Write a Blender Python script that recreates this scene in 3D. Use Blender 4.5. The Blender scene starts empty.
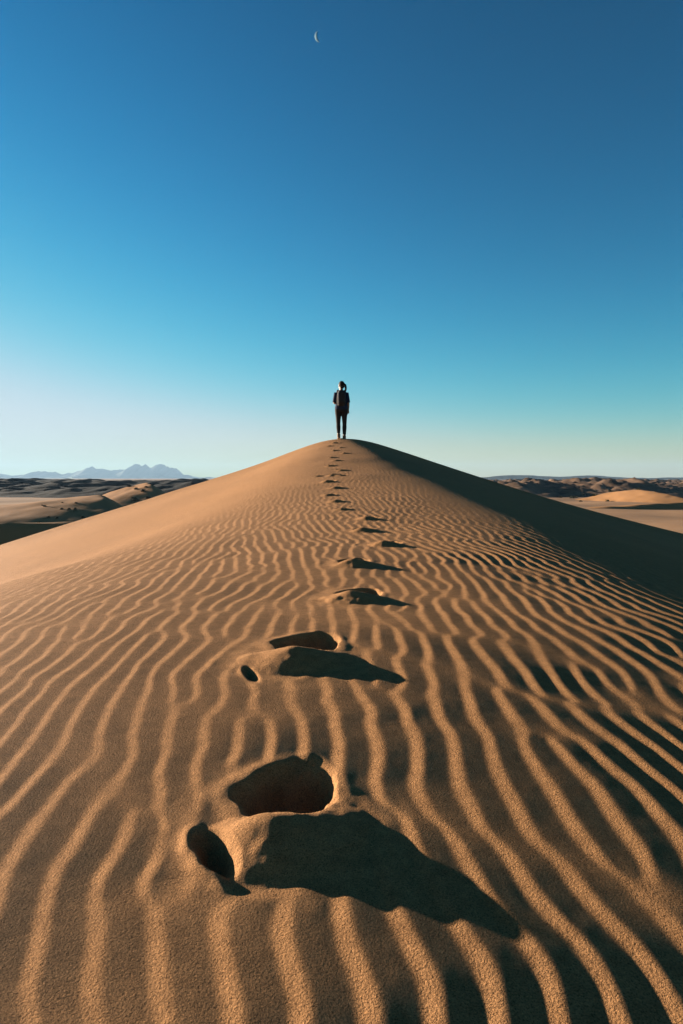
import bpy, bmesh, math, random
import numpy as np
from mathutils import Vector, Matrix

S = bpy.context.scene
C = S.collection
R = math.radians
rng = np.random.default_rng(7)
random.seed(7)

# ------------------------------------------------------------------ camera
PITCH = math.atan(34 / 683.0)
FOC = 683.0
cam_d = bpy.data.cameras.new('camera')
cam_d.sensor_fit = 'VERTICAL'
cam_d.sensor_height = 36.0
cam_d.lens = 24.0 * FOC / (1024 * 24.0 / 36.0)
cam_d.clip_start = 0.02
cam_d.clip_end = 60000
cam = bpy.data.objects.new('camera', cam_d)
cam.location = (0, 0, 0)
cam.rotation_euler = (R(90) - PITCH, 0, 0)
C.objects.link(cam)
S.camera = cam

# ------------------------------------------------------------------ sky, sun, exposure
SUN_AZ, SUN_EL = -61.0, 8.0
sun_dir = Vector((math.sin(R(SUN_AZ)) * math.cos(R(SUN_EL)),
                  math.cos(R(SUN_AZ)) * math.cos(R(SUN_EL)), math.sin(R(SUN_EL))))
w = bpy.data.worlds.new('World')
S.world = w
w.use_nodes = True
nt = w.node_tree
bg = nt.nodes['Background']
sky = nt.nodes.new('ShaderNodeTexSky')
sky.sky_type = 'NISHITA'
sky.sun_disc = False
sky.sun_elevation = R(SUN_EL)
sky.sun_rotation = R(SUN_AZ)
sky.altitude = 600
sky.air_density = 1.0
sky.dust_density = 0.3
sky.ozone_density = 3.0
EXPOSURE = 2.4
SKY_STRENGTH = 0.05
# film grade of the whole sky (camera and light alike): one toe-and-shoulder curve per channel
sep = nt.nodes.new('ShaderNodeSeparateColor')
com = nt.nodes.new('ShaderNodeCombineColor')
nt.links.new(sky.outputs[0], sep.inputs[0])
def math_node(op, a, b):
    n = nt.nodes.new('ShaderNodeMath'); n.operation = op
    for k, v in ((0, a), (1, b)):
        if isinstance(v, (int, float)): n.inputs[k].default_value = v
        else: nt.links.new(v, n.inputs[k])
    return n.outputs[0]
for ch, (ref, mid, gm, lim) in enumerate(((0.167, 0.044, 3.3, 0.63), (0.333, 0.415, 1.80, 0.80), (0.547, 0.87, 1.95, 0.88))):
    v = math_node('MULTIPLY', sep.outputs[ch], 0.1516 / ref)
    v = math_node('MULTIPLY', math_node('POWER', v, gm), mid)
    q = math_node('POWER', math_node('MULTIPLY', v, 1.0 / lim), 2.0)
    v = math_node('DIVIDE', v, math_node('POWER', math_node('ADD', q, 1.0), 0.5))
    v = math_node('MULTIPLY', v, 1.0 / (SKY_STRENGTH * 2 ** EXPOSURE))
    nt.links.new(v, com.inputs[ch])
nt.links.new(com.outputs[0], bg.inputs['Color'])
bg.inputs['Strength'].default_value = SKY_STRENGTH

sl = bpy.data.lights.new('sun', 'SUN')
sl.energy = 5.0
sl.angle = R(0.5)
sl.color = (1.0, 0.86, 0.70)
so = bpy.data.objects.new('sun', sl)
so.rotation_euler = (-sun_dir).to_track_quat('-Z', 'Y').to_euler()
so.location = (0, 0, 300)
C.objects.link(so)

S.view_settings.view_transform = 'Standard'
S.view_settings.look = 'None'
S.view_settings.gamma = 1.0
S.view_settings.exposure = EXPOSURE
S.render.engine = 'CYCLES'
S.cycles.use_denoising = True
S.cycles.max_bounces = 5
S.cycles.volume_bounces = 0

HAZE_DENSITY = 0.62e-4

# ------------------------------------------------------------------ helpers
def tag(o, label=None, cat=None, group=None, kind=None):
    if label: o['label'] = label
    if cat: o['category'] = cat
    if group: o['group'] = group
    if kind: o['kind'] = kind
    return o

def empty(name, loc, rz=0.0):
    o = bpy.data.objects.new(name, None)
    o.location = loc
    o.rotation_euler = (0, 0, rz)
    o.empty_display_size = 0.2
    C.objects.link(o)
    return o

def mesh_np(name, V, Fq, mat=None, parent=None, smooth=True):
    """V (n,3) float, Fq (m,k) int faces of equal size -> one linked object"""
    me = bpy.data.meshes.new(name)
    V = np.ascontiguousarray(V, dtype=np.float32)
    Fq = np.ascontiguousarray(Fq, dtype=np.int32)
    n, m, k = len(V), len(Fq), Fq.shape[1]
    me.vertices.add(n)
    me.vertices.foreach_set('co', V.ravel())
    me.loops.add(m * k)
    me.loops.foreach_set('vertex_index', Fq.ravel())
    me.polygons.add(m)
    me.polygons.foreach_set('loop_start', np.arange(0, m * k, k, dtype=np.int32))
    me.polygons.foreach_set('loop_total', np.full(m, k, dtype=np.int32))
    me.polygons.foreach_set('use_smooth', np.full(m, smooth, dtype=bool))
    me.update(calc_edges=True)
    me.validate()
    if mat: me.materials.append(mat)
    o = bpy.data.objects.new(name, me)
    if parent: o.parent = parent
    C.objects.link(o)
    return o

def bm_obj(name, bm, mat=None, parent=None, smooth=True):
    me = bpy.data.meshes.new(name)
    bm.normal_update()
    bm.to_mesh(me)
    bm.free()
    for p in me.polygons: p.use_smooth = smooth
    if mat: me.materials.append(mat)
    o = bpy.data.objects.new(name, me)
    if parent: o.parent = parent
    C.objects.link(o)
    return o

def grid_faces(nr, nc, wrap=False):
    i = np.arange(nr - 1)[:, None]
    j = np.arange(nc if wrap else nc - 1)[None, :]
    j2 = (j + 1) % nc
    a = i * nc + j; b = i * nc + j2; c = (i + 1) * nc + j2; d = (i + 1) * nc + j
    return np.stack([a, b, c, d], -1).reshape(-1, 4)

_tab = rng.random((256, 256)).astype(np.float32)
def vnoise(x, y):
    xi = np.floor(x); yi = np.floor(y)
    fx = x - xi; fy = y - yi
    xi = xi.astype(np.int64) & 255; yi = yi.astype(np.int64) & 255
    x1 = (xi + 1) & 255; y1 = (yi + 1) & 255
    fx = fx * fx * fx * (fx * (fx * 6 - 15) + 10)
    fy = fy * fy * fy * (fy * (fy * 6 - 15) + 10)
    a = _tab[xi, yi]; b = _tab[x1, yi]; c = _tab[xi, y1]; d = _tab[x1, y1]
    return (a + (b - a) * fx + (c - a) * fy + (a - b - c + d) * fx * fy) * 2 - 1
def fbm(x, y, o=4, gain=0.5):
    s = 0; amp = 1.0
    for k in range(o):
        s = s + amp * vnoise(x * 2 ** k + 17.3 * k, y * 2 ** k + 5.1 * k)
        amp *= gain
    return s
def sstep(a, b, x):
    t = np.clip((x - a) / (b - a), 0, 1)
    return t * t * (3 - 2 * t)
def softplus(x, k):
    return k * np.logaddexp(0, x / k)
def ground_pt(px, py, Y):
    """world point at depth Y that the photograph shows at (px, py)"""
    z = Y * math.tan(math.atan((512 - py) / FOC) - PITCH)
    zc = Y * math.cos(PITCH) - z * math.sin(PITCH)
    return Vector(((px - 341.5) / FOC * zc, Y, z))

# ------------------------------------------------------------------ materials
def new_mat(name, rough=0.9, spec=0.1):
    m = bpy.data.materials.new(name)
    m.use_nodes = True
    n = m.node_tree.nodes
    b = n['Principled BSDF']
    b.inputs['Roughness'].default_value = rough
    b.inputs['Specular IOR Level'].default_value = spec
    return m, m.node_tree, b

def noise_node(t, vec, scale, detail=3, rough=0.55):
    n = t.nodes.new('ShaderNodeTexNoise')
    n.inputs['Scale'].default_value = scale
    n.inputs['Detail'].default_value = detail
    n.inputs['Roughness'].default_value = rough
    t.links.new(vec, n.inputs['Vector'])
    return n
def ramp_node(t, fac, stops):
    r = t.nodes.new('ShaderNodeValToRGB')
    e = r.color_ramp.elements
    while len(e) < len(stops): e.new(0.5)
    for el, (p, c) in zip(e, stops):
        el.position = p
        el.color = (*c, 1)
    t.links.new(fac, r.inputs[0])
    return r
def mix_mul(t, a, b, fac=1.0):
    m = t.nodes.new('ShaderNodeMix')
    m.data_type = 'RGBA'; m.blend_type = 'MULTIPLY'
    m.inputs[0].default_value = fac
    t.links.new(a, m.inputs[6]); t.links.new(b, m.inputs[7])
    return m.outputs[2]

SAND = (0.262, 0.133, 0.056)
def sand_material(name, base=SAND, grain=True, patches=6.0):
    m, t, b = new_mat(name, 0.95, 0.05)
    tc = t.nodes.new('ShaderNodeTexCoord').outputs['Object']
    big = noise_node(t, tc, 1.0 / patches, 4)
    c1 = tuple(v * 0.86 for v in base); c2 = tuple(v * 1.1 for v in base)
    col = ramp_node(t, big.outputs[0], [(0.3, c1), (0.7, c2)]).outputs[0]
    if grain:
        g1 = noise_node(t, tc, 450, 2, 0.72)
        r1 = ramp_node(t, g1.outputs[0], [(0.32, (0.34, 0.31, 0.28)), (0.47, (0.96, 0.96, 0.96)), (0.58, (1.05, 1.04, 1.02)), (0.72, (1.7, 1.62, 1.5))])
        col = mix_mul(t, col, r1.outputs[0])
        g3 = noise_node(t, tc, 38, 3, 0.6)
        r3 = ramp_node(t, g3.outputs[0], [(0.35, (0.86, 0.85, 0.84)), (0.65, (1.1, 1.1, 1.1))])
        col = mix_mul(t, col, r3.outputs[0])
        g2 = noise_node(t, tc, 330, 3, 0.75)
        g4 = noise_node(t, tc, 190, 2, 0.62)
        b2 = t.nodes.new('ShaderNodeBump')
        b2.inputs['Strength'].default_value = 0.5
        b2.inputs['Distance'].default_value = 0.004
        t.links.new(g4.outputs[0], b2.inputs['Height'])
        bp = t.nodes.new('ShaderNodeBump')
        bp.inputs['Strength'].default_value = 0.85
        bp.inputs['Distance'].default_value = 0.0035
        t.links.new(g2.outputs[0], bp.inputs['Height'])
        t.links.new(b2.outputs[0], bp.inputs['Normal'])
        t.links.new(bp.outputs[0], b.inputs['Normal'])
    t.links.new(col, b.inputs['Base Color'])
    return m

M_sand = sand_material('rippled_sand')
M_farsand = sand_material('far_sand', tuple(v * 1.0 for v in SAND), False, 25.0)

def scrub_material(name, c1, c2, scale=0.08):
    m, t, b = new_mat(name, 0.95, 0.05)
    tc = t.nodes.new('ShaderNodeTexCoord').outputs['Object']
    n = noise_node(t, tc, scale, 6, 0.65)
    r = ramp_node(t, n.outputs[0], [(0.35, c1), (0.62, c2)])
    t.links.new(r.outputs[0], b.inputs['Base Color'])
    return m
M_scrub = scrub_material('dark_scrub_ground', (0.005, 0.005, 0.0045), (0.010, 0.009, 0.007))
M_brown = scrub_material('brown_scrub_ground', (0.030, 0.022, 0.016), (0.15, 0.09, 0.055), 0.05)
M_rock = scrub_material('mountain_rock', (0.105, 0.12, 0.11), (0.145, 0.16, 0.14), 0.002)
M_floor = scrub_material('desert_ground', (0.19, 0.115, 0.066), (0.33, 0.19, 0.10), 0.02)
M_leaf = scrub_material('shrub_leaf', (0.02, 0.022, 0.012), (0.05, 0.048, 0.028), 3.0)

def plain(name, col, rough=0.8, spec=0.2, nscale=60, var=0.25):
    m, t, b = new_mat(name, rough, spec)
    tc = t.nodes.new('ShaderNodeTexCoord').outputs['Object']
    n = noise_node(t, tc, nscale, 3)
    r = ramp_node(t, n.outputs[0], [(0.3, tuple(v * (1 - var) for v in col)), (0.7, tuple(v * (1 + var) for v in col))])
    t.links.new(r.outputs[0], b.inputs['Base Color'])
    return m
M_skin = plain('skin', (0.28, 0.16, 0.10), 0.6, 0.3, 25, 0.1)
M_tee = plain('navy_cotton', (0.022, 0.028, 0.05), 0.9, 0.1)
M_trousers = plain('black_trousers', (0.030, 0.023, 0.019), 0.9, 0.1)
M_hair = plain('dark_brown_hair', (0.014, 0.009, 0.006), 0.7, 0.12, 120, 0.4)
M_boot = plain('brown_leather', (0.13, 0.075, 0.04), 0.7, 0.2)
M_pack = plain('black_nylon', (0.030, 0.025, 0.023), 0.8, 0.15)
M_strap = plain('grey_webbing', (0.16, 0.155, 0.16), 0.8, 0.2)
M_moon = plain('moon_air_tinted', (0.08, 0.13, 0.17), 1.0, 0.0, 0.01, 0.2)  # blue of the air in front of the moon is mixed into its colour

# ------------------------------------------------------------------ main dune height field
PC = [2.344521670347559e-06, -0.00013621470421487804, 0.0026419328734524766, -0.015876779561145037, 0.05972040628652677, -0.5333881774602117]
YC = 18.9
def crest_line(y):
    a = np.polyval(PC, np.clip(y, 0.3, YC)) + np.where(y < 0.3, (y - 0.3) * 0.03, 0)
    a = a - 0.0235 * np.clip(2.6 - y, 0, 3.2) ** 2 - softplus(-y - 6, 1.0) * 0.18
    b = np.polyval(PC, YC) - 0.45 * (y - YC)
    k = 0.25
    return -k * np.logaddexp(-a / k, -b / k) + k * math.log(2) * np.exp(-((y - YC) / 1.0) ** 2)
_bx = np.array([-40, 0, 3.6, 6.0, 9.5, 12.0, 17.0, 19.0, 60.0])
_bR = np.array([2.3, 1.6, 1.6, 1.85, 1.65, 1.25, 0.60, 0.42, 0.4])
_bL = np.array([2.6, 2.2, 1.95, 1.5, 1.1, 0.95, 0.60, 0.45, 0.4])
_yy = np.linspace(-40, 60, 2001)
_ker = np.exp(-np.linspace(-2.5, 2.5, 81) ** 2); _ker /= _ker.sum()
_BR = np.convolve(np.interp(np.clip(_yy, -40, 60), _bx, _bR), _ker, 'same')
_BL = np.convolve(np.interp(_yy, _bx, _bL), _ker, 'same')
def dune_base(x, y):
    br = np.interp(y, _yy[60:-60], _BR[60:-60]); bl = np.interp(y, _yy[60:-60], _BL[60:-60])
    yc = np.clip(y, 0, 18)
    kR = 0.55 - 0.016 * yc; kL = 0.75 - 0.022 * yc
    xr = np.maximum(x, 0); xl = np.maximum(-x, 0)
    dr = 0.325 * (softplus(x - br, kR) - softplus(-br, kR)) + 0.010 * xr * xr / (1 + xr)
    dr = dr - 0.10 * softplus(x - 6, 1.2)
    dl = 0.46 * (softplus(-x - bl, kL) - softplus(-bl, kL)) - 0.15 * (softplus(-x - bl - 1.3, 0.4) - softplus(-bl - 1.3, 0.4))
    z = crest_line(y) - dr - dl
    return z

# ripples: phase of a narrow-band random complex field, so that crests wander, fork and end
LAM = 0.068
NW = 30
_k0 = 2 * np.pi / LAM
_mag = _k0 * (1 + 0.075 * rng.standard_normal(NW))
_ang = R(6.0) * rng.standard_normal(NW)
_kx = _mag * np.cos(_ang); _ky = _mag * np.sin(_ang)
_ph = rng.random(NW) * 2 * np.pi
# one ripple in cross section: short straight sunward side, long straight lee, rounded crest and trough
_lt = np.linspace(0, 1, 513)
_raw = np.where(_lt < 0.28, _lt / 0.28, (1 - _lt) / 0.72)[:-1]
_gk = np.exp(-0.5 * (np.minimum(np.arange(512), 512 - np.arange(512)) / 512 / 0.060) ** 2); _gk /= _gk.sum()
_lp = np.real(np.fft.ifft(np.fft.fft(_raw) * np.fft.fft(_gk)))
_lp = (_lp - _lp.min()) / (_lp.max() - _lp.min())
_lp = np.append(_lp, _lp[0])
def ripple(x, y):
    """0..1 ripple profile: short steep sunward side, long gentle lee"""
    mx = x + 0.019 * vnoise(x * 2.2 + y * 1.4 + 3.1, y * 4.4 - x * 1.1) + 0.008 * vnoise(x * 5.0 - y * 3.0 + 9.0, y * 9.5 + x * 2.0) \
         + 0.0007 * vnoise(x * 43, y * 34) + 0.10 * vnoise(x * 0.4, y * 0.55 + 40) + 0.035 * (y - 2) * 0.6
    re = np.zeros(x.shape, np.float32); im = np.zeros(x.shape, np.float32)
    mx = mx.astype(np.float32); yf = y.astype(np.float32)
    for j in range(NW):
        a = np.float32(_kx[j]) * mx + np.float32(_ky[j]) * yf + np.float32(_ph[j])
        re += np.cos(a); im += np.sin(a)
    A = np.sqrt(re * re + im * im) / math.sqrt(NW)
    th = np.arctan2(im, re)
    prof = np.interp((th / (2 * np.pi)) % 1.0, _lt, _lp)
    amp = A / (0.22 + A) * 1.18
    return 0.5 + (prof - 0.5) * amp

# footprints: (pixel column, pixel row) in the photograph and depth along the walk
PRINTS = []
_cols = [272, 291, 350, 352, 383, 362, 366, 341, 335, 327.6, 335, 326.6, 331, 340.5, 329.5, 335.6, 331, 344, 333.7, 340, 328.5, 334, 341]
for k, px in enumerate(_cols):
    Y = (1.02, 1.775)[k] if k < 2 else 0.93 + 0.79 * k
    sc = [1.10, 1.15, 1.05, 1.0, 0.95, 0.95][k] if k < 6 else 0.9 + 0.15 * random.random()
    PRINTS.append((float((px - 341.5) / FOC * (Y + 0.025)), Y, sc, (0.0 if k == 0 else random.uniform(-0.3, 0.2)),
                   1.0 if k < 6 else random.uniform(0.75, 1.0)))
CLUSTER = [(0.13, -0.05), (-0.22, 0.1), (0.02, 0.22)]
for dx, dy in CLUSTER:
    x0, y0, *_ = PRINTS[12]
    PRINTS.append((x0 + dx, y0 + dy, 0.85, random.uniform(-0.5, 0.5), 0.8))

def print_height(u, v, seed, heel):
    """one footprint: forefoot hollow, pushed-up ridge on its near side, small heel hollow"""
    n = vnoise(u * 22 + seed * 7.7, v * 22 + seed * 3.1)
    n2 = vnoise(u * 60 + seed * 2.7, v * 60)
    # wedge of pushed-up sand: a dome with a steep left nose and a long tail to the right
    du = u - 0.004 + 0.006 * n; dv = v + 0.004 - 0.10 * np.maximum(u, 0) + 0.004 * n2
    q2 = (du / np.where(du < 0, np.where(seed == 2, 0.125, 0.112), 0.150)) ** 2 + (dv / np.where(dv < 0, 0.098, 0.062 + 0.03 * sstep(0.02, 0.08, du))) ** 2
    ridge = np.where(seed == 1, 0.038, 0.038) * np.clip(1.02 - np.sqrt(q2 + 0.03), 0, 1) ** 1.15
    # lip around the heel hollow and the toe
    hu, hv, hl, hw, hd = [(-0.072, -0.034, 0.052, 0.025, 0.030), (-0.060, -0.112, 0.055, 0.014, 0.016)][heel] if heel < 2 else (-0.08, -0.07, 0.03, 0.02, 0.0)
    ha = (u - hu) * 0.50 - (v - hv) * 0.866; hb = (u - hu) * 0.866 + (v - hv) * 0.50
    qh = np.sqrt((ha / hl) ** 2 + (hb / hw) ** 2) + 0.16 * n + 0.07 * n2
    lip = 0.22 * hd * np.exp(-0.5 * ((qh - 1.25) / 0.28) ** 2) * sstep(0.01, -0.03, hb)
    qf = np.sqrt(((u - 0.010 - 0.15 * (v - 0.1)) / 0.074) ** 2 + ((v - 0.112) / (0.090 * np.clip(1 + 5.0 * (u - 0.012), 0.45, 1.12))) ** 2) + 0.10 * n + 0.04 * n2
    lip2 = 0.003 * np.exp(-0.5 * ((qf - 1.25) / 0.22) ** 2)
    h = np.maximum(ridge, np.maximum(lip, lip2)) + 0.3 * np.minimum(ridge, lip)
    cf = 1 - sstep(0.62, 1.12, qf)
    ch = 1 - sstep(0.25, 1.12, qh)
    h = h * (1 - cf) - 0.066 * cf
    h = h * (1 - ch) - hd * ch * (1 - 0.6 * sstep(-0.3, 1.1, hb / hw))
    edge = np.sqrt((u / 0.19) ** 2 + ((v - 0.03) / 0.20) ** 2)
    mask = 1 - sstep(0.62, 1.0, edge + 0.12 * n)
    return h * mask + 0.0018 * n * mask, mask, edge

def rip_mask(x, y):
    bl = np.interp(y, _yy[60:-60], _BL[60:-60])
    wob = 0.15 * vnoise(x * 0.9, y * 0.6)
    m = 1 - sstep(-0.05, 0.75, -x - bl + wob)
    far = (1 - 0.62 * sstep(4.0, 11.0, y)) * (1 - 0.85 * sstep(0.5, 1.3, x) * sstep(3.5, 6.5, y))
    return m * far

def dune_height(x, y):
    z = dune_base(x, y)
    near = (np.abs(x) < 30) & (y > -6) & (y < 24)
    rm = np.zeros_like(x); hp = np.zeros_like(x); pm = np.zeros_like(x)
    xi, yi = x[near], y[near]
    r = ripple(xi, yi) * (0.0033 + 0.0004 * sstep(2.0, 5.0, yi)) * rip_mask(xi, yi) * (1 + 0.16 * vnoise(xi * 1.3, yi * 1.3) + 0.16 * vnoise(xi * 3.1 + 7, yi * 3.9))
    add = np.zeros_like(xi); keep = np.ones_like(xi)
    for i, (cx, cy, sc, rot, hs) in enumerate(PRINTS):
        sel = np.where((np.abs(xi - cx) < 0.32 * sc) & (np.abs(yi - cy) < 0.32 * sc))[0]
        if not len(sel): continue
        u = (xi[sel] - cx) / sc; v = (yi[sel] - cy) / sc
        c, s = math.cos(rot), math.sin(rot)
        h, m, e = print_height(u * c + v * s, -u * s + v * c, i + 1, i)
        add[sel] += h * sc * hs
        keep[sel] *= 1 - m
    lump = 0.007 * vnoise(xi * 1.1 + 4, yi * 1.1) + 0.0018 * vnoise(xi * 3.3, yi * 2.3)
    lump = lump * (1 - 0.8 * sstep(0.4, 1.2, xi) * sstep(3.0, 6.0, yi))
    z[near] += r * keep + (1 - keep) * 0.0019 + add + lump
    return z

def build_main_dune():
    # rings about the walker's last standing point: fine where it is seen, coarser round the back
    ad = np.arange(R(-33), R(33), 0.0011)
    am = np.concatenate([np.arange(R(33), R(75), 0.006), np.arange(R(75), R(285), 0.03), np.arange(R(285), R(327), 0.006)])
    ang = np.concatenate([ad, am])
    rr = [0.12]
    while rr[-1] < 22: rr.append(rr[-1] + min(max(0.0040 * rr[-1], 0.0018), 0.024))
    while rr[-1] < 110: rr.append(rr[-1] * 1.03)
    rr = np.array(rr)
    A, RR = np.meshgrid(ang, rr)
    X = RR * np.sin(A); Y = RR * np.cos(A)
    Z = dune_height(X.ravel().copy(), Y.ravel().copy())
    V = np.stack([X.ravel(), Y.ravel(), np.maximum(Z, -12.0)], 1)
    Fq = grid_faces(len(rr), len(ang), True)[:, ::-1]
    fc = V[Fq[:, 0]]
    alive = np.ones(len(Fq), bool)
    # each footprint is a piece of the sand of its own
    for i, (cx, cy, sc, rot, hs) in enumerate(PRINTS):
        u = (fc[:, 0] - cx) / sc; v = (fc[:, 1] - cy) / sc
        e = (u / 0.20) ** 2 + ((v - 0.03) / 0.215) ** 2
        sel = alive & (e < 1)
        if not sel.any(): continue
        alive &= ~sel
        idx, inv = np.unique(Fq[sel], return_inverse=True)
        o = mesh_np('footprint', V[idx] - np.array([cx, cy, 0]), inv.reshape(-1, 4), M_sand)
        o.location = (cx, cy, 0)
        FOOT.append((i, o))
    inner = len(V)
    Fm = Fq[alive]
    used = np.zeros(len(V), bool); used[Fm.ravel()] = True
    remap = np.cumsum(used) - 1
    o = mesh_np('sand_dune', V[used], remap[Fm], M_sand)
    return o

FOOT = []
main = build_main_dune()
tag(main, 'big rippled sand dune rising to a rounded summit with a line of footprints', 'dune', kind='structure')

def z_at(x, y):
    return float(dune_height(np.array([float(x)]), np.array([float(y)]))[0])

FP_LABELS = {
    0: 'largest footprint nearest the camera, with two dark hollows and a long shadow',
    1: 'second footprint from the camera, long pale ridge with a split heel flake',
    2: 'third footprint from the camera, low ridge right of the path line with tapering shadow',
    3: 'fourth footprint from the camera, smaller ridge just above the third',
    4: 'fifth footprint from the camera, standing farthest right of the trail',
    5: 'sixth footprint from the camera, small dark dip left of the fifth',
    6: 'seventh footprint from the camera, dark star-shaped dip right of the trail',
    7: 'eighth footprint from the camera, where the trail turns towards the summit',
}
for i, o in FOOT:
    g = 'footprints climbing the dune'
    if i in FP_LABELS: lab = FP_LABELS[i]
    elif i >= 23 or i == 12: lab = 'one of the overlapping footprints in the trampled patch halfway up the dune'
    elif i < 12: lab = 'small dark footprint just below the trampled patch on the trail'
    elif i < 18: lab = 'tiny dark footprint between the trampled patch and the summit'
    else: lab = 'tiny footprint just below the feet of the walker on the summit'
    tag(o, lab, 'footprint', g)

# ------------------------------------------------------------------ desert floor to the horizon
FLOOR = -8.0
def floor_h(x, y):
    d = np.hypot(x, y)
    und = 0.45 * fbm(x / 45.0 + 3, y / 60.0 + 1, 3) * sstep(20, 70, d) * (1 - 0.6 * sstep(600, 3000, d))
    far = 1.5 * fbm(x / 900.0, y / 900.0, 3) * sstep(600, 2500, d)
    return FLOOR + und + far
def build_floor():
    ang = np.concatenate([np.arange(R(-40), R(40), 0.004), np.arange(R(40), R(320), 0.04)])
    rr = [0.5]
    while rr[-1] < 13000: rr.append(rr[-1] * 1.03 if rr[-1] < 20 else rr[-1] * 1.017)
    rr = np.array(rr)
    A, RR = np.meshgrid(ang, rr)
    X = (RR * np.sin(A)).ravel(); Y = (RR * np.cos(A)).ravel()
    V = np.stack([X, Y, floor_h(X, Y)], 1)
    return mesh_np('ground', V, grid_faces(len(rr), len(ang), True)[:, ::-1], M_floor)
tag(build_floor(), 'flat sandy desert floor stretching from the dunes to the horizon', 'ground', kind='structure')

def heightfield(name, x0, x1, y0, y1, nx, ny, fn, mat):
    xs = np.linspace(x0, x1, nx); ys = np.linspace(y0, y1, ny)
    X, Y = np.meshgrid(xs, ys)
    Z = fn(X, Y)
    V = np.stack([X.ravel(), Y.ravel(), Z.ravel()], 1)
    return mesh_np(name, V, grid_faces(ny, nx), mat)

def wind_dune(x, y, cx, cy, axis_deg, up, h, half, slip=0.6, bend=0.0):
    """height of a dune whose gentle side climbs along axis_deg over 'up' metres and ends in a slip face"""
    a = R(axis_deg)
    ux, uy = math.sin(a), math.cos(a)
    u = (x - cx) * ux + (y - cy) * uy
    v = (x - cx) * uy - (y - cy) * ux
    u = u + bend * (v / half) ** 2 * up
    prof = np.where(u < 0, sstep(-up, up * 0.25, u) / sstep(-up, up * 0.25, np.array(0.0)), 1 - np.maximum(u, 0) * slip / h)
    prof = np.maximum(prof, 0)
    side = np.clip(1 - (v / half) ** 2, 0, 1) ** 1.3
    return h * np.minimum(prof, 1) * side

def far_dune(label, cx, cy, axis, up, h, half, slip=0.6, bend=0.0, nx=170, ny=120, mat=None, rough=0.06):
    ext = max(up, half) * 1.25 + 8
    def fn(X, Y):
        z = wind_dune(X, Y, cx, cy, axis, up, h, half, slip, bend)
        z = z * (1 + rough * fbm(X / 9.0, Y / 9.0, 3)) + 0.12 * fbm(X / 6.0, Y / 6.0, 3) * np.clip(z, 0, 1)
        return FLOOR - 0.9 + z
    o = heightfield('sand_dune', cx - ext, cx + ext, cy - ext, cy + ext, nx, ny, fn, mat or M_farsand)
    return tag(o, label, 'dune', kind='structure')

# left: a dark lee face close by, a long lit dune behind it, a small sharp peak behind that
g = ground_pt(10, 522, 62)
far_dune('dark shaded dune face at the left edge, below the long lit dune', g.x - 4, g.y, 172, 40, g.z - FLOOR + 0.9, 46, 0.62)
g = ground_pt(100, 496, 135)
far_dune('long low sunlit dune left of the big dune', g.x, g.y, 58, 62, g.z - FLOOR + 0.9, 34, 0.6, 0.15)
g = ground_pt(147, 482.5, 215)
far_dune('small sharp sunlit dune peak beside the left slope of the big dune', g.x, g.y, 62, 30, g.z - FLOOR + 0.9, 30, 0.62, 0.1)
# right: a low dune with a dark lee face, a lit mound behind it
g = ground_pt(665, 502, 178)
far_dune('low dune with a dark shaded face right of the big dune', g.x + 12, g.y, 168, 34, g.z - FLOOR + 0.9, 52, 0.6)
g = ground_pt(640, 490, 232)
far_dune('rounded sunlit sand mound below the dark hills on the right', g.x, g.y, 75, 19, g.z - FLOOR + 0.9, 34, 0.5, 0.1)
g = ground_pt(730, 494, 215)
far_dune('second sunlit sand mound at the right edge', g.x, g.y, 75, 24, g.z - FLOOR + 0.9, 26, 0.5, 0.1)

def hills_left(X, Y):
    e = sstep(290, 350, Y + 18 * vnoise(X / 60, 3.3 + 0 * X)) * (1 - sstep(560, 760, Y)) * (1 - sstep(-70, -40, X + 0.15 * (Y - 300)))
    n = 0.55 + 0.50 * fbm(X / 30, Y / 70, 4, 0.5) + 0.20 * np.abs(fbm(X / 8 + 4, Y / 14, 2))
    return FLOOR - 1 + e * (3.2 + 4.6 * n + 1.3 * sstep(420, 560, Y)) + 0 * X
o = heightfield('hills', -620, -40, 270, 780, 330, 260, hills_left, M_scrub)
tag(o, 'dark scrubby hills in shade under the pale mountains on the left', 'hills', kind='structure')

def hills_right(X, Y):
    e = sstep(250, 330, Y + 25 * vnoise(X / 50, 7.3 + 0 * X)) * (1 - sstep(900, 1200, Y)) * sstep(40, 75, X - 0.10 * (Y - 300))
    n = 0.42 + 0.60 * fbm(X / 34 + 9, Y / 60, 4, 0.5) + 0.42 * np.abs(fbm(X / 8, Y / 8, 3))
    return FLOOR - 1 + e * (0.8 + 5.6 * n)
o = heightfield('hills', 30, 800, 240, 1240, 360, 380, hills_right, M_brown)
tag(o, 'rough dark brown hills with sunlit tops on the right', 'hills', kind='structure')

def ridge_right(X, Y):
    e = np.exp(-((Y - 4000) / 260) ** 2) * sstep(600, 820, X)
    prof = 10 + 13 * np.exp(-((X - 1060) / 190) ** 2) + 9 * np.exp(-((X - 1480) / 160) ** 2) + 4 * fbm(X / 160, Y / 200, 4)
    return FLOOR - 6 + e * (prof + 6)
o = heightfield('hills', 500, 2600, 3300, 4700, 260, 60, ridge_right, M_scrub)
tag(o, 'low blue grey ridge on the horizon at the right', 'hills', kind='structure')

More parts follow.
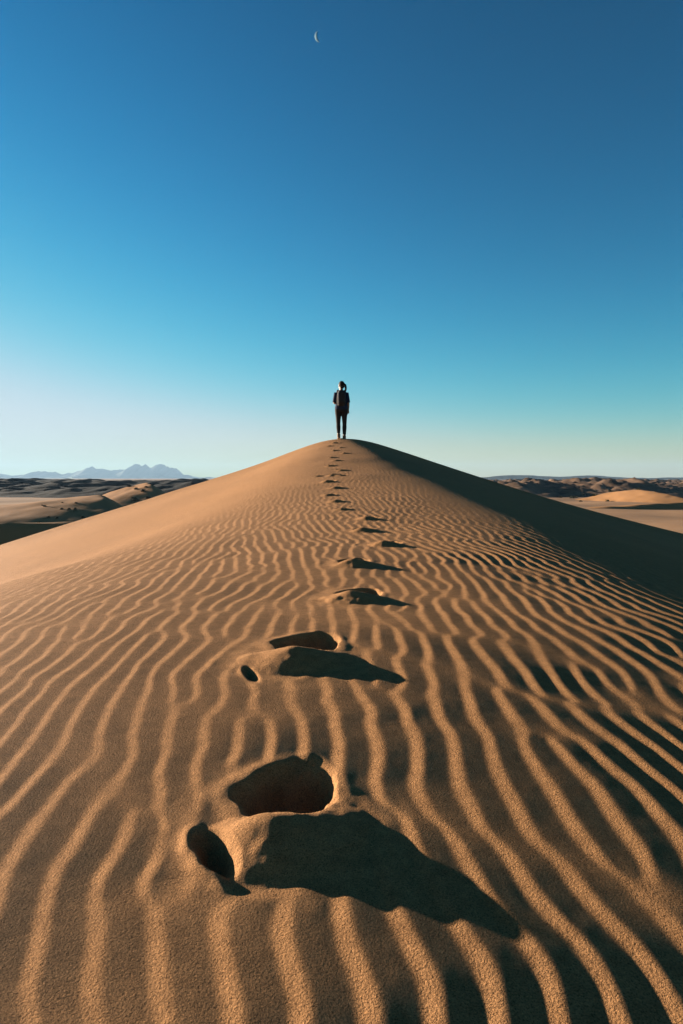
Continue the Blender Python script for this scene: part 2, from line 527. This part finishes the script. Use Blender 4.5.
_mpx = np.array([-160, -120, -60, -25, 0, 11, 25, 39, 47, 60, 75, 90, 105, 118, 128, 138, 145, 150, 158, 168, 175, 181, 190, 200, 225])
_mpy = np.array([482, 474, 470, 476, 474, 480, 477, 469.5, 473, 474, 473.5, 468, 470, 470.5, 470, 464, 464.6, 468, 465.5, 466, 471, 474, 476, 479, 483])
def mountains(X, Y):
    px = X / 12000 * FOC + 341.5
    top = (478 - np.interp(px, _mpx, _mpy) + 2.2 * fbm(px / 7.0, px * 0 + 2.5, 4, 0.6)) / FOC * 12000
    rel = (Y - 12000) / 1000.0
    n = fbm(X / 420, Y / 420, 5, 0.55)
    body = np.clip(1 - np.abs(rel) * (1.0 + 0.25 * fbm(X / 300 + 5, Y / 500, 3)), 0, 1)
    base = np.maximum(top, 0) + 12
    return FLOOR - 14 + (base + 14 - FLOOR * 0.5) * body * (1 + 0.04 * n * np.sign(np.abs(rel)))
o = heightfield('mountains', -9000, -1600, 10900, 13100, 420, 90, mountains, M_rock)
tag(o, 'pale hazy blue mountain range on the horizon at the left', 'mountains', kind='structure')

# ------------------------------------------------------------------ shrubs on the far dunes
def shrub_mesh():
    V = []; Fq = []
    for k in range(150):
        th = random.uniform(0, 2 * math.pi); ph = math.acos(random.uniform(0.0, 1)); rad = random.uniform(0.35, 1) ** 0.6
        p = Vector((math.cos(th) * math.sin(ph), math.sin(th) * math.sin(ph), 0.75 * math.cos(ph) + 0.05)) * rad
        p *= 0.75 + 0.35 * math.sin(3 * th + 1)
        q = Matrix.Rotation(random.uniform(0, 6.3), 3, 'Z') @ Matrix.Rotation(random.uniform(0, 3), 3, 'X')
        s = random.uniform(0.10, 0.2)
        b = len(V)
        for a in ((-s, 0, -s * .6), (s, 0, -s * .6), (s * .7, 0, s), (-s * .7, 0, s)): V.append(p + q @ Vector(a))
        Fq.append((b, b + 1, b + 2, b + 3))
    return np.array([tuple(v) for v in V]), np.array(Fq)
sv, sf = shrub_mesh()
shrub0 = None
def add_shrub(x, y, z, s, label, group):
    global shrub0
    if shrub0 is None:
        shrub0 = mesh_np('desert_shrub', sv, sf, M_leaf, smooth=False); o = shrub0
    else:
        o = shrub0.copy(); C.objects.link(o)
    o.location = (x, y, z - 0.05 * s); o.scale = (s, s, s * random.uniform(0.7, 1.1)); o.rotation_euler = (0, 0, random.uniform(0, 6.3))
    tag(o, label, 'shrub', group)

bpy.context.view_layer.update()
def drop(x, y):
    dg = bpy.context.evaluated_depsgraph_get()
    ok, loc, *_ = S.ray_cast(dg, Vector((x, y, 200)), Vector((0, 0, -1)))
    return loc.z if ok else FLOOR
for k in range(34):
    px = random.uniform(126, 176); Y = random.uniform(175, 290)
    p = ground_pt(px, 490, Y)
    add_shrub(p.x, p.y, drop(p.x, p.y), random.uniform(0.6, 1.3), 'small dark shrub among others beside the small sharp sunlit dune peak', 'shrubs beside the small dune peak')
for k in range(22):
    px = random.uniform(22, 85); Y = random.uniform(100, 125)
    p = ground_pt(px, 512, Y)
    add_shrub(p.x, p.y, drop(p.x, p.y), random.uniform(0.18, 0.4), 'tiny dark shrub dotted along the foot of the long sunlit dune', 'shrubs on the long sunlit dune')
for k in range(30):
    px = random.uniform(560, 683); Y = random.uniform(225, 330)
    p = ground_pt(px, 492, Y)
    add_shrub(p.x, p.y, drop(p.x, p.y), random.uniform(0.5, 1.3), 'small dark shrub around the sunlit sand mound on the right', 'shrubs around the right hand mound')

# ------------------------------------------------------------------ person
def ring_tube(bm, pts, rad, seg=20):
    """closed tube through pts with (rx, ry) per point; cross sections lie across the path"""
    pts = [Vector(p) for p in pts]
    rings = []
    for i, p in enumerate(pts):
        d = (pts[min(i + 1, len(pts) - 1)] - pts[max(i - 1, 0)]).normalized()
        ref = Vector((1, 0, 0)) if abs(d.x) < 0.8 else Vector((0, 1, 0))
        b = d.cross(ref).normalized(); a = b.cross(d).normalized()
        r = rad[i]
        rx, ry = r if isinstance(r, tuple) else (r, r)
        rings.append([bm.verts.new(p + a * rx * math.cos(t) + b * ry * math.sin(t)) for t in [2 * math.pi * k / seg for k in range(seg)]])
    for r1, r2 in zip(rings, rings[1:]):
        for k in range(seg):
            bm.faces.new((r1[k], r1[(k + 1) % seg], r2[(k + 1) % seg], r2[k]))
    bm.faces.new(rings[0][::-1]); bm.faces.new(rings[-1])
def blob(bm, c, r, rot=None):
    m = Matrix.Translation(c) @ (rot.to_4x4() if rot else Matrix()) @ Matrix.Diagonal((*r, 1))
    bmesh.ops.create_uvsphere(bm, u_segments=24, v_segments=16, radius=1, matrix=m)

def fused(name, bm, mat, parent, voxel=0.008, smooth=6):
    """one continuous surface grown round the pieces in bm"""
    bmesh.ops.recalc_face_normals(bm, faces=bm.faces)
    o = bm_obj(name, bm, mat)
    m = o.modifiers.new('r', 'REMESH'); m.mode = 'VOXEL'; m.voxel_size = voxel; m.use_smooth_shade = True
    if smooth:
        s = o.modifiers.new('s', 'SMOOTH'); s.iterations = smooth; s.factor = 0.5
    dg = bpy.context.evaluated_depsgraph_get()
    me = bpy.data.meshes.new_from_object(o.evaluated_get(dg))
    bpy.data.objects.remove(o)
    me.name = name
    for p in me.polygons: p.use_smooth = True
    if not me.materials: me.materials.append(mat)
    o = bpy.data.objects.new(name, me)
    o.parent = parent
    C.objects.link(o)
    return o

PX, PY = -0.005, 18.45
PZ = z_at(PX, PY)
zl, zr = z_at(PX - .075, PY) - PZ, z_at(PX + .075, PY) - PZ
person = empty('person', (PX, PY, PZ))
person.scale = (0.975, 0.975, 0.975)
tag(person, 'woman with a ponytail standing on the dune summit in dark tee and black trousers', 'person')

def hand(bm, wrist, axis, palm_n, side):
    """palm, four bent fingers and a thumb from the wrist along axis"""
    a = Vector(axis).normalized(); n = Vector(palm_n).normalized()
    s = a.cross(n).normalized() * side
    wv = Vector(wrist)
    ring_tube(bm, [wv, wv + a * .03, wv + a * .085], [(.024, .016), (.038, .016), (.036, .013)], 14)
    for i, (off, ln) in enumerate(((-.027, .058), (-.009, .07), (.009, .066), (.026, .052))):
        b0 = wv + a * .075 + s * off
        b1 = b0 + a * ln * .5 + n * .006
        b2 = b1 + a * ln * .3 + n * .014
        b3 = b2 + a * ln * .16 + n * .014
        ring_tube(bm, [b0, b1, b2, b3], [.0085, .008, .0075, .006], 10)
    t0 = wv + a * .03 - s * .03
    t1 = t0 + a * .028 - s * .022 + n * .006
    t2 = t1 + a * .03 - s * .004 + n * .01
    ring_tube(bm, [t0, t1, t2], [.012, .0105, .008], 10)

HL, HR = Vector((-.082, 0, .86)), Vector((.082, 0, .86))
KL, KR = Vector((-.082, .012, .455 + zl * .5)), Vector((.088, .012, .455 + zr * .5))
AL, AR = Vector((-.072, -.015, .085 + zl)), Vector((.082, -.015, .085 + zr))
SL, SR = Vector((-.148, -.01, 1.30)), Vector((.148, -.01, 1.30))
EL, ER = Vector((-.190, -.01, 1.04)), Vector((.190, -.015, 1.04))
WL, WR = Vector((-.085, .175, 1.03)), Vector((.190, .06, .845))
bm = bmesh.new()
ring_tube(bm, [(0, .0, .80), (0, -.01, .90), (0, 0, 1.03), (0, .0, 1.16), (0, -.005, 1.27), (0, -.005, 1.345), (0, 0, 1.375)],
          [(.13, .09), (.165, .11), (.125, .088), (.130, .10), (.138, .102), (.10, .075), (.055, .05)], 28)
ring_tube(bm, [(0, -.005, 1.33), (0, .005, 1.40), (0, .02, 1.46)], [.054, .047, .048])
turn = Matrix.Rotation(R(28), 3, 'Z')
hc = Vector((0, .028, 1.525))
def hp(v): return hc + turn @ Vector(v)
blob(bm, hp((0, -.008, .018)), (.074, .092, .092), turn)
blob(bm, hp((0, .03, -.045)), (.056, .066, .066), turn)
blob(bm, hp((0, .078, -.082)), (.026, .022, .02), turn)
ring_tube(bm, [hp((0, .086, .018)), hp((0, .104, -.018)), hp((0, .098, -.03))], [.008, .012, .010], 10)
for sx in (-1, 1):
    blob(bm, hp((sx * .076, -.005, -.005)), (.010, .022, .032), turn)
    blob(bm, hp((sx * .03, .083, .006)), (.012, .006, .006), turn)
    blob(bm, hp((sx * .03, .082, .027)), (.018, .008, .006), turn)
ring_tube(bm, [hp((-.02, .088, -.053)), hp((0, .097, -.053)), hp((.02, .088, -.053))], [.005, .008, .005], 8)
for H, K, A in ((HL, KL, AL), (HR, KR, AR)):
    ring_tube(bm, [H + Vector((0, 0, .03)), H.lerp(K, .25), H.lerp(K, .6), K, K.lerp(A, .28) + Vector((0, -.012, 0)), K.lerp(A, .7), A],
              [.092, .084, .066, .052, .055, .040, .036])
    blob(bm, A + Vector((0, .06, -.05)), (.036, .11, .03))
for SH, EB, WR_ in ((SL, EL, WL), (SR, ER, WR)):
    ring_tube(bm, [SH + Vector((-.3 * SH.x, 0, .01)), SH, SH.lerp(EB, .45), EB, EB.lerp(WR_, .35), WR_], [.05, .054, .043, .036, .036, .025])
hand(bm, WL, (.8, .35, -.1), (.2, -.6, -.5), 1)
hand(bm, WR, (-.12, .18, -1), (-1, 0, .1), -1)
body = fused('body', bm, M_skin, person, 0.0055, 4)

bm = bmesh.new()
ring_tube(bm, [(0, -.005, .86), (0, -.008, .92), (0, 0, 1.03), (0, 0, 1.16), (0, -.005, 1.27), (0, -.005, 1.35), (0, 0, 1.385)],
          [(.178, .125), (.18, .125), (.150, .108), (.148, .112), (.152, .112), (.115, .085), (.062, .058)], 28)
for SH, EB in ((SL, EL), (SR, ER)):
    ring_tube(bm, [SH + Vector((-.35 * SH.x, 0, .012)), SH + Vector((0, 0, .004)), SH.lerp(EB, .5), SH.lerp(EB, .97)], [.052, .060, .058, .058])
fused('tee_shirt', bm, M_tee, person, 0.009, 5)
bm = bmesh.new()
ring_tube(bm, [(0, 0, .80), (0, -.012, .90), (0, 0, 1.0)], [(.14, .112), (.166, .120), (.138, .102)], 28)
for H, K, A in ((HL, KL, AL), (HR, KR, AR)):
    ring_tube(bm, [H + Vector((0, -.01, .02)), H.lerp(K, .25), H.lerp(K, .6), K, K.lerp(A, .3) + Vector((0, -.012, 0)), K.lerp(A, .8)],
              [.098, .088, .070, .057, .060, .046])
fused('trousers', bm, M_trousers, person, 0.009, 5)
for A in (AL, AR):
    bm = bmesh.new()
    ring_tube(bm, [A + Vector((0, -.004, .055)), A + Vector((0, -.004, .0)), A + Vector((0, .0, -.05))], [.047, .048, .046])
    blob(bm, A + Vector((0, .062, -.048)), (.046, .125, .042))
    ring_tube(bm, [A + Vector((0, -.06, -.075)), A + Vector((0, .06, -.076)), A + Vector((0, .18, -.073))], [(.04, .013), (.047, .013), (.03, .012)])
    fused('shoe', bm, M_boot, person, 0.008, 3)
bm = bmesh.new()
blob(bm, hp((0, -.020, .026)), (.082, .094, .096), turn)
blob(bm, hp((0, -.045, -.03)), (.068, .06, .06), turn)
hair = fused('hair', bm, M_hair, person, 0.007, 3)
bm = bmesh.new()
t0 = hp((.03, -.115, .03))
ring_tube(bm, [t0 + Vector((-.01, .03, .0)), t0, t0 + Vector((.028, -.03, -.03)), t0 + Vector((.04, -.028, -.10)), t0 + Vector((.042, -.02, -.17)), t0 + Vector((.036, -.012, -.22))],
          [.018, .024, .03, .032, .024, .008], 14)
pt = fused('ponytail', bm, M_hair, person, 0.006, 2)

# backpack, carried on the back: a thing of its own
pack = empty('backpack', (PX, PY - 0.117, PZ + 0.926))
pack.scale = (0.95, 0.975, 0.975)
tag(pack, 'slim dark backpack on the back of the walker, with a pale strap', 'backpack')
bm = bmesh.new()
ring_tube(bm, [(0, -.05, .0), (0, -.065, .06), (0, -.07, .2), (0, -.06, .34), (0, -.03, .41)], [(.10, .05), (.125, .072), (.125, .075), (.112, .066), (.07, .035)], 28)
fused('pack_body', bm, M_pack, pack, 0.008, 4)
bm = bmesh.new()
ring_tube(bm, [(.01, -.13, .06), (.01, -.142, .12), (.01, -.135, .2)], [(.08, .02), (.085, .026), (.075, .02)], 20)
fused('front_pocket', bm, M_pack, pack, 0.007, 3)
for sx, mt in ((-1, M_strap), (1, M_pack)):
    bm = bmesh.new()
    ring_tube(bm, [(sx * .062, -.04, .405), (sx * .075, -.135, .32), (sx * .075, -.152, .2), (sx * .07, -.14, .06), (sx * .065, -.09, .005)], [(.014, .006)] * 5, 12)
    bm_obj('compression_strap', bm, mt, pack)
    bm = bmesh.new()
    ring_tube(bm, [(sx * .07, .0, .40), (sx * .10, .09, .445), (sx * .115, .215, .40), (sx * .125, .242, .28), (sx * .14, .20, .15), (sx * .14, .03, .06)], [(.024, .008)] * 6, 12)
    bm_obj('shoulder_strap', bm, M_pack, pack)
bm = bmesh.new()
ring_tube(bm, [(-.03, -.0, .405), (-.025, -.01, .445), (.025, -.01, .445), (.03, 0, .405)], [.007] * 4, 8)
bm_obj('grab_handle', bm, M_pack, pack)

# ------------------------------------------------------------------ crescent moon, lit by the sun
def build_moon():
    D = 26000.0
    g = ground_pt(319.5, 36.5, D)
    dirv = g.normalized()
    cen = dirv * D
    rad = D * 0.0059
    v = -dirv
    p = sun_dir.cross(v).normalized()
    limb = (sun_dir - v * sun_dir.dot(v)).normalized()
    term = (v - sun_dir * sun_dir.dot(v)).normalized()
    nt_, ns = 40, 10
    a_tot = limb.angle(term)
    V = []
    for shell in (1.0, 0.97):
        for i in range(nt_ + 1):
            t = math.pi * (0.004 + 0.992 * i / nt_)
            for j in range(ns + 1):
                f = a_tot * j / ns
                e = limb * (math.sin(a_tot - f) / math.sin(a_tot)) + term * (math.sin(f) / math.sin(a_tot))
                V.append(cen + (p * math.cos(t) + e.normalized() * math.sin(t)) * rad * shell)
    n1 = (nt_ + 1) * (ns + 1); w_ = ns + 1
    F = []
    for i in range(nt_):
        for j in range(ns):
            a = i * w_ + j
            F.append((a, a + 1, a + w_ + 1, a + w_)); F.append((n1 + a, n1 + a + w_, n1 + a + w_ + 1, n1 + a + 1))
        for j in (0, ns):
            a = i * w_ + j; b = a + w_
            F.append((a, b, n1 + b, n1 + a))
    Vn = np.array([tuple(q - cen) for q in V])
    o = mesh_np('moon', Vn, np.array(F), M_moon)
    o.location = cen
    bmm = bmesh.new(); bmm.from_mesh(o.data); bmesh.ops.recalc_face_normals(bmm, faces=bmm.faces); bmm.to_mesh(o.data); bmm.free()
    tag(o, 'thin pale crescent moon high in the deep blue sky', 'moon')
build_moon()

# ------------------------------------------------------------------ haze
bm = bmesh.new()
bmesh.ops.create_cube(bm, size=1, matrix=Matrix.Translation((0, 0, 130)) @ Matrix.Diagonal((29000, 29000, 310, 1)))
hz = bm_obj('haze', bm, smooth=False)
mh = bpy.data.materials.new('haze_air'); mh.use_nodes = True
t = mh.node_tree
for n in list(t.nodes):
    if n.type == 'BSDF_PRINCIPLED': t.nodes.remove(n)
pv = t.nodes.new('ShaderNodeVolumePrincipled')
pv.inputs['Color'].default_value = (0.26, 0.40, 0.55, 1)
pv.inputs['Density'].default_value = HAZE_DENSITY
pv.inputs['Anisotropy'].default_value = 0.12
out = [n for n in t.nodes if n.type == 'OUTPUT_MATERIAL'][0]
t.links.new(pv.outputs[0], out.inputs['Volume'])
hz.data.materials.append(mh)
tag(hz, 'thin pale haze lying over the desert towards the horizon', 'haze', kind='stuff')
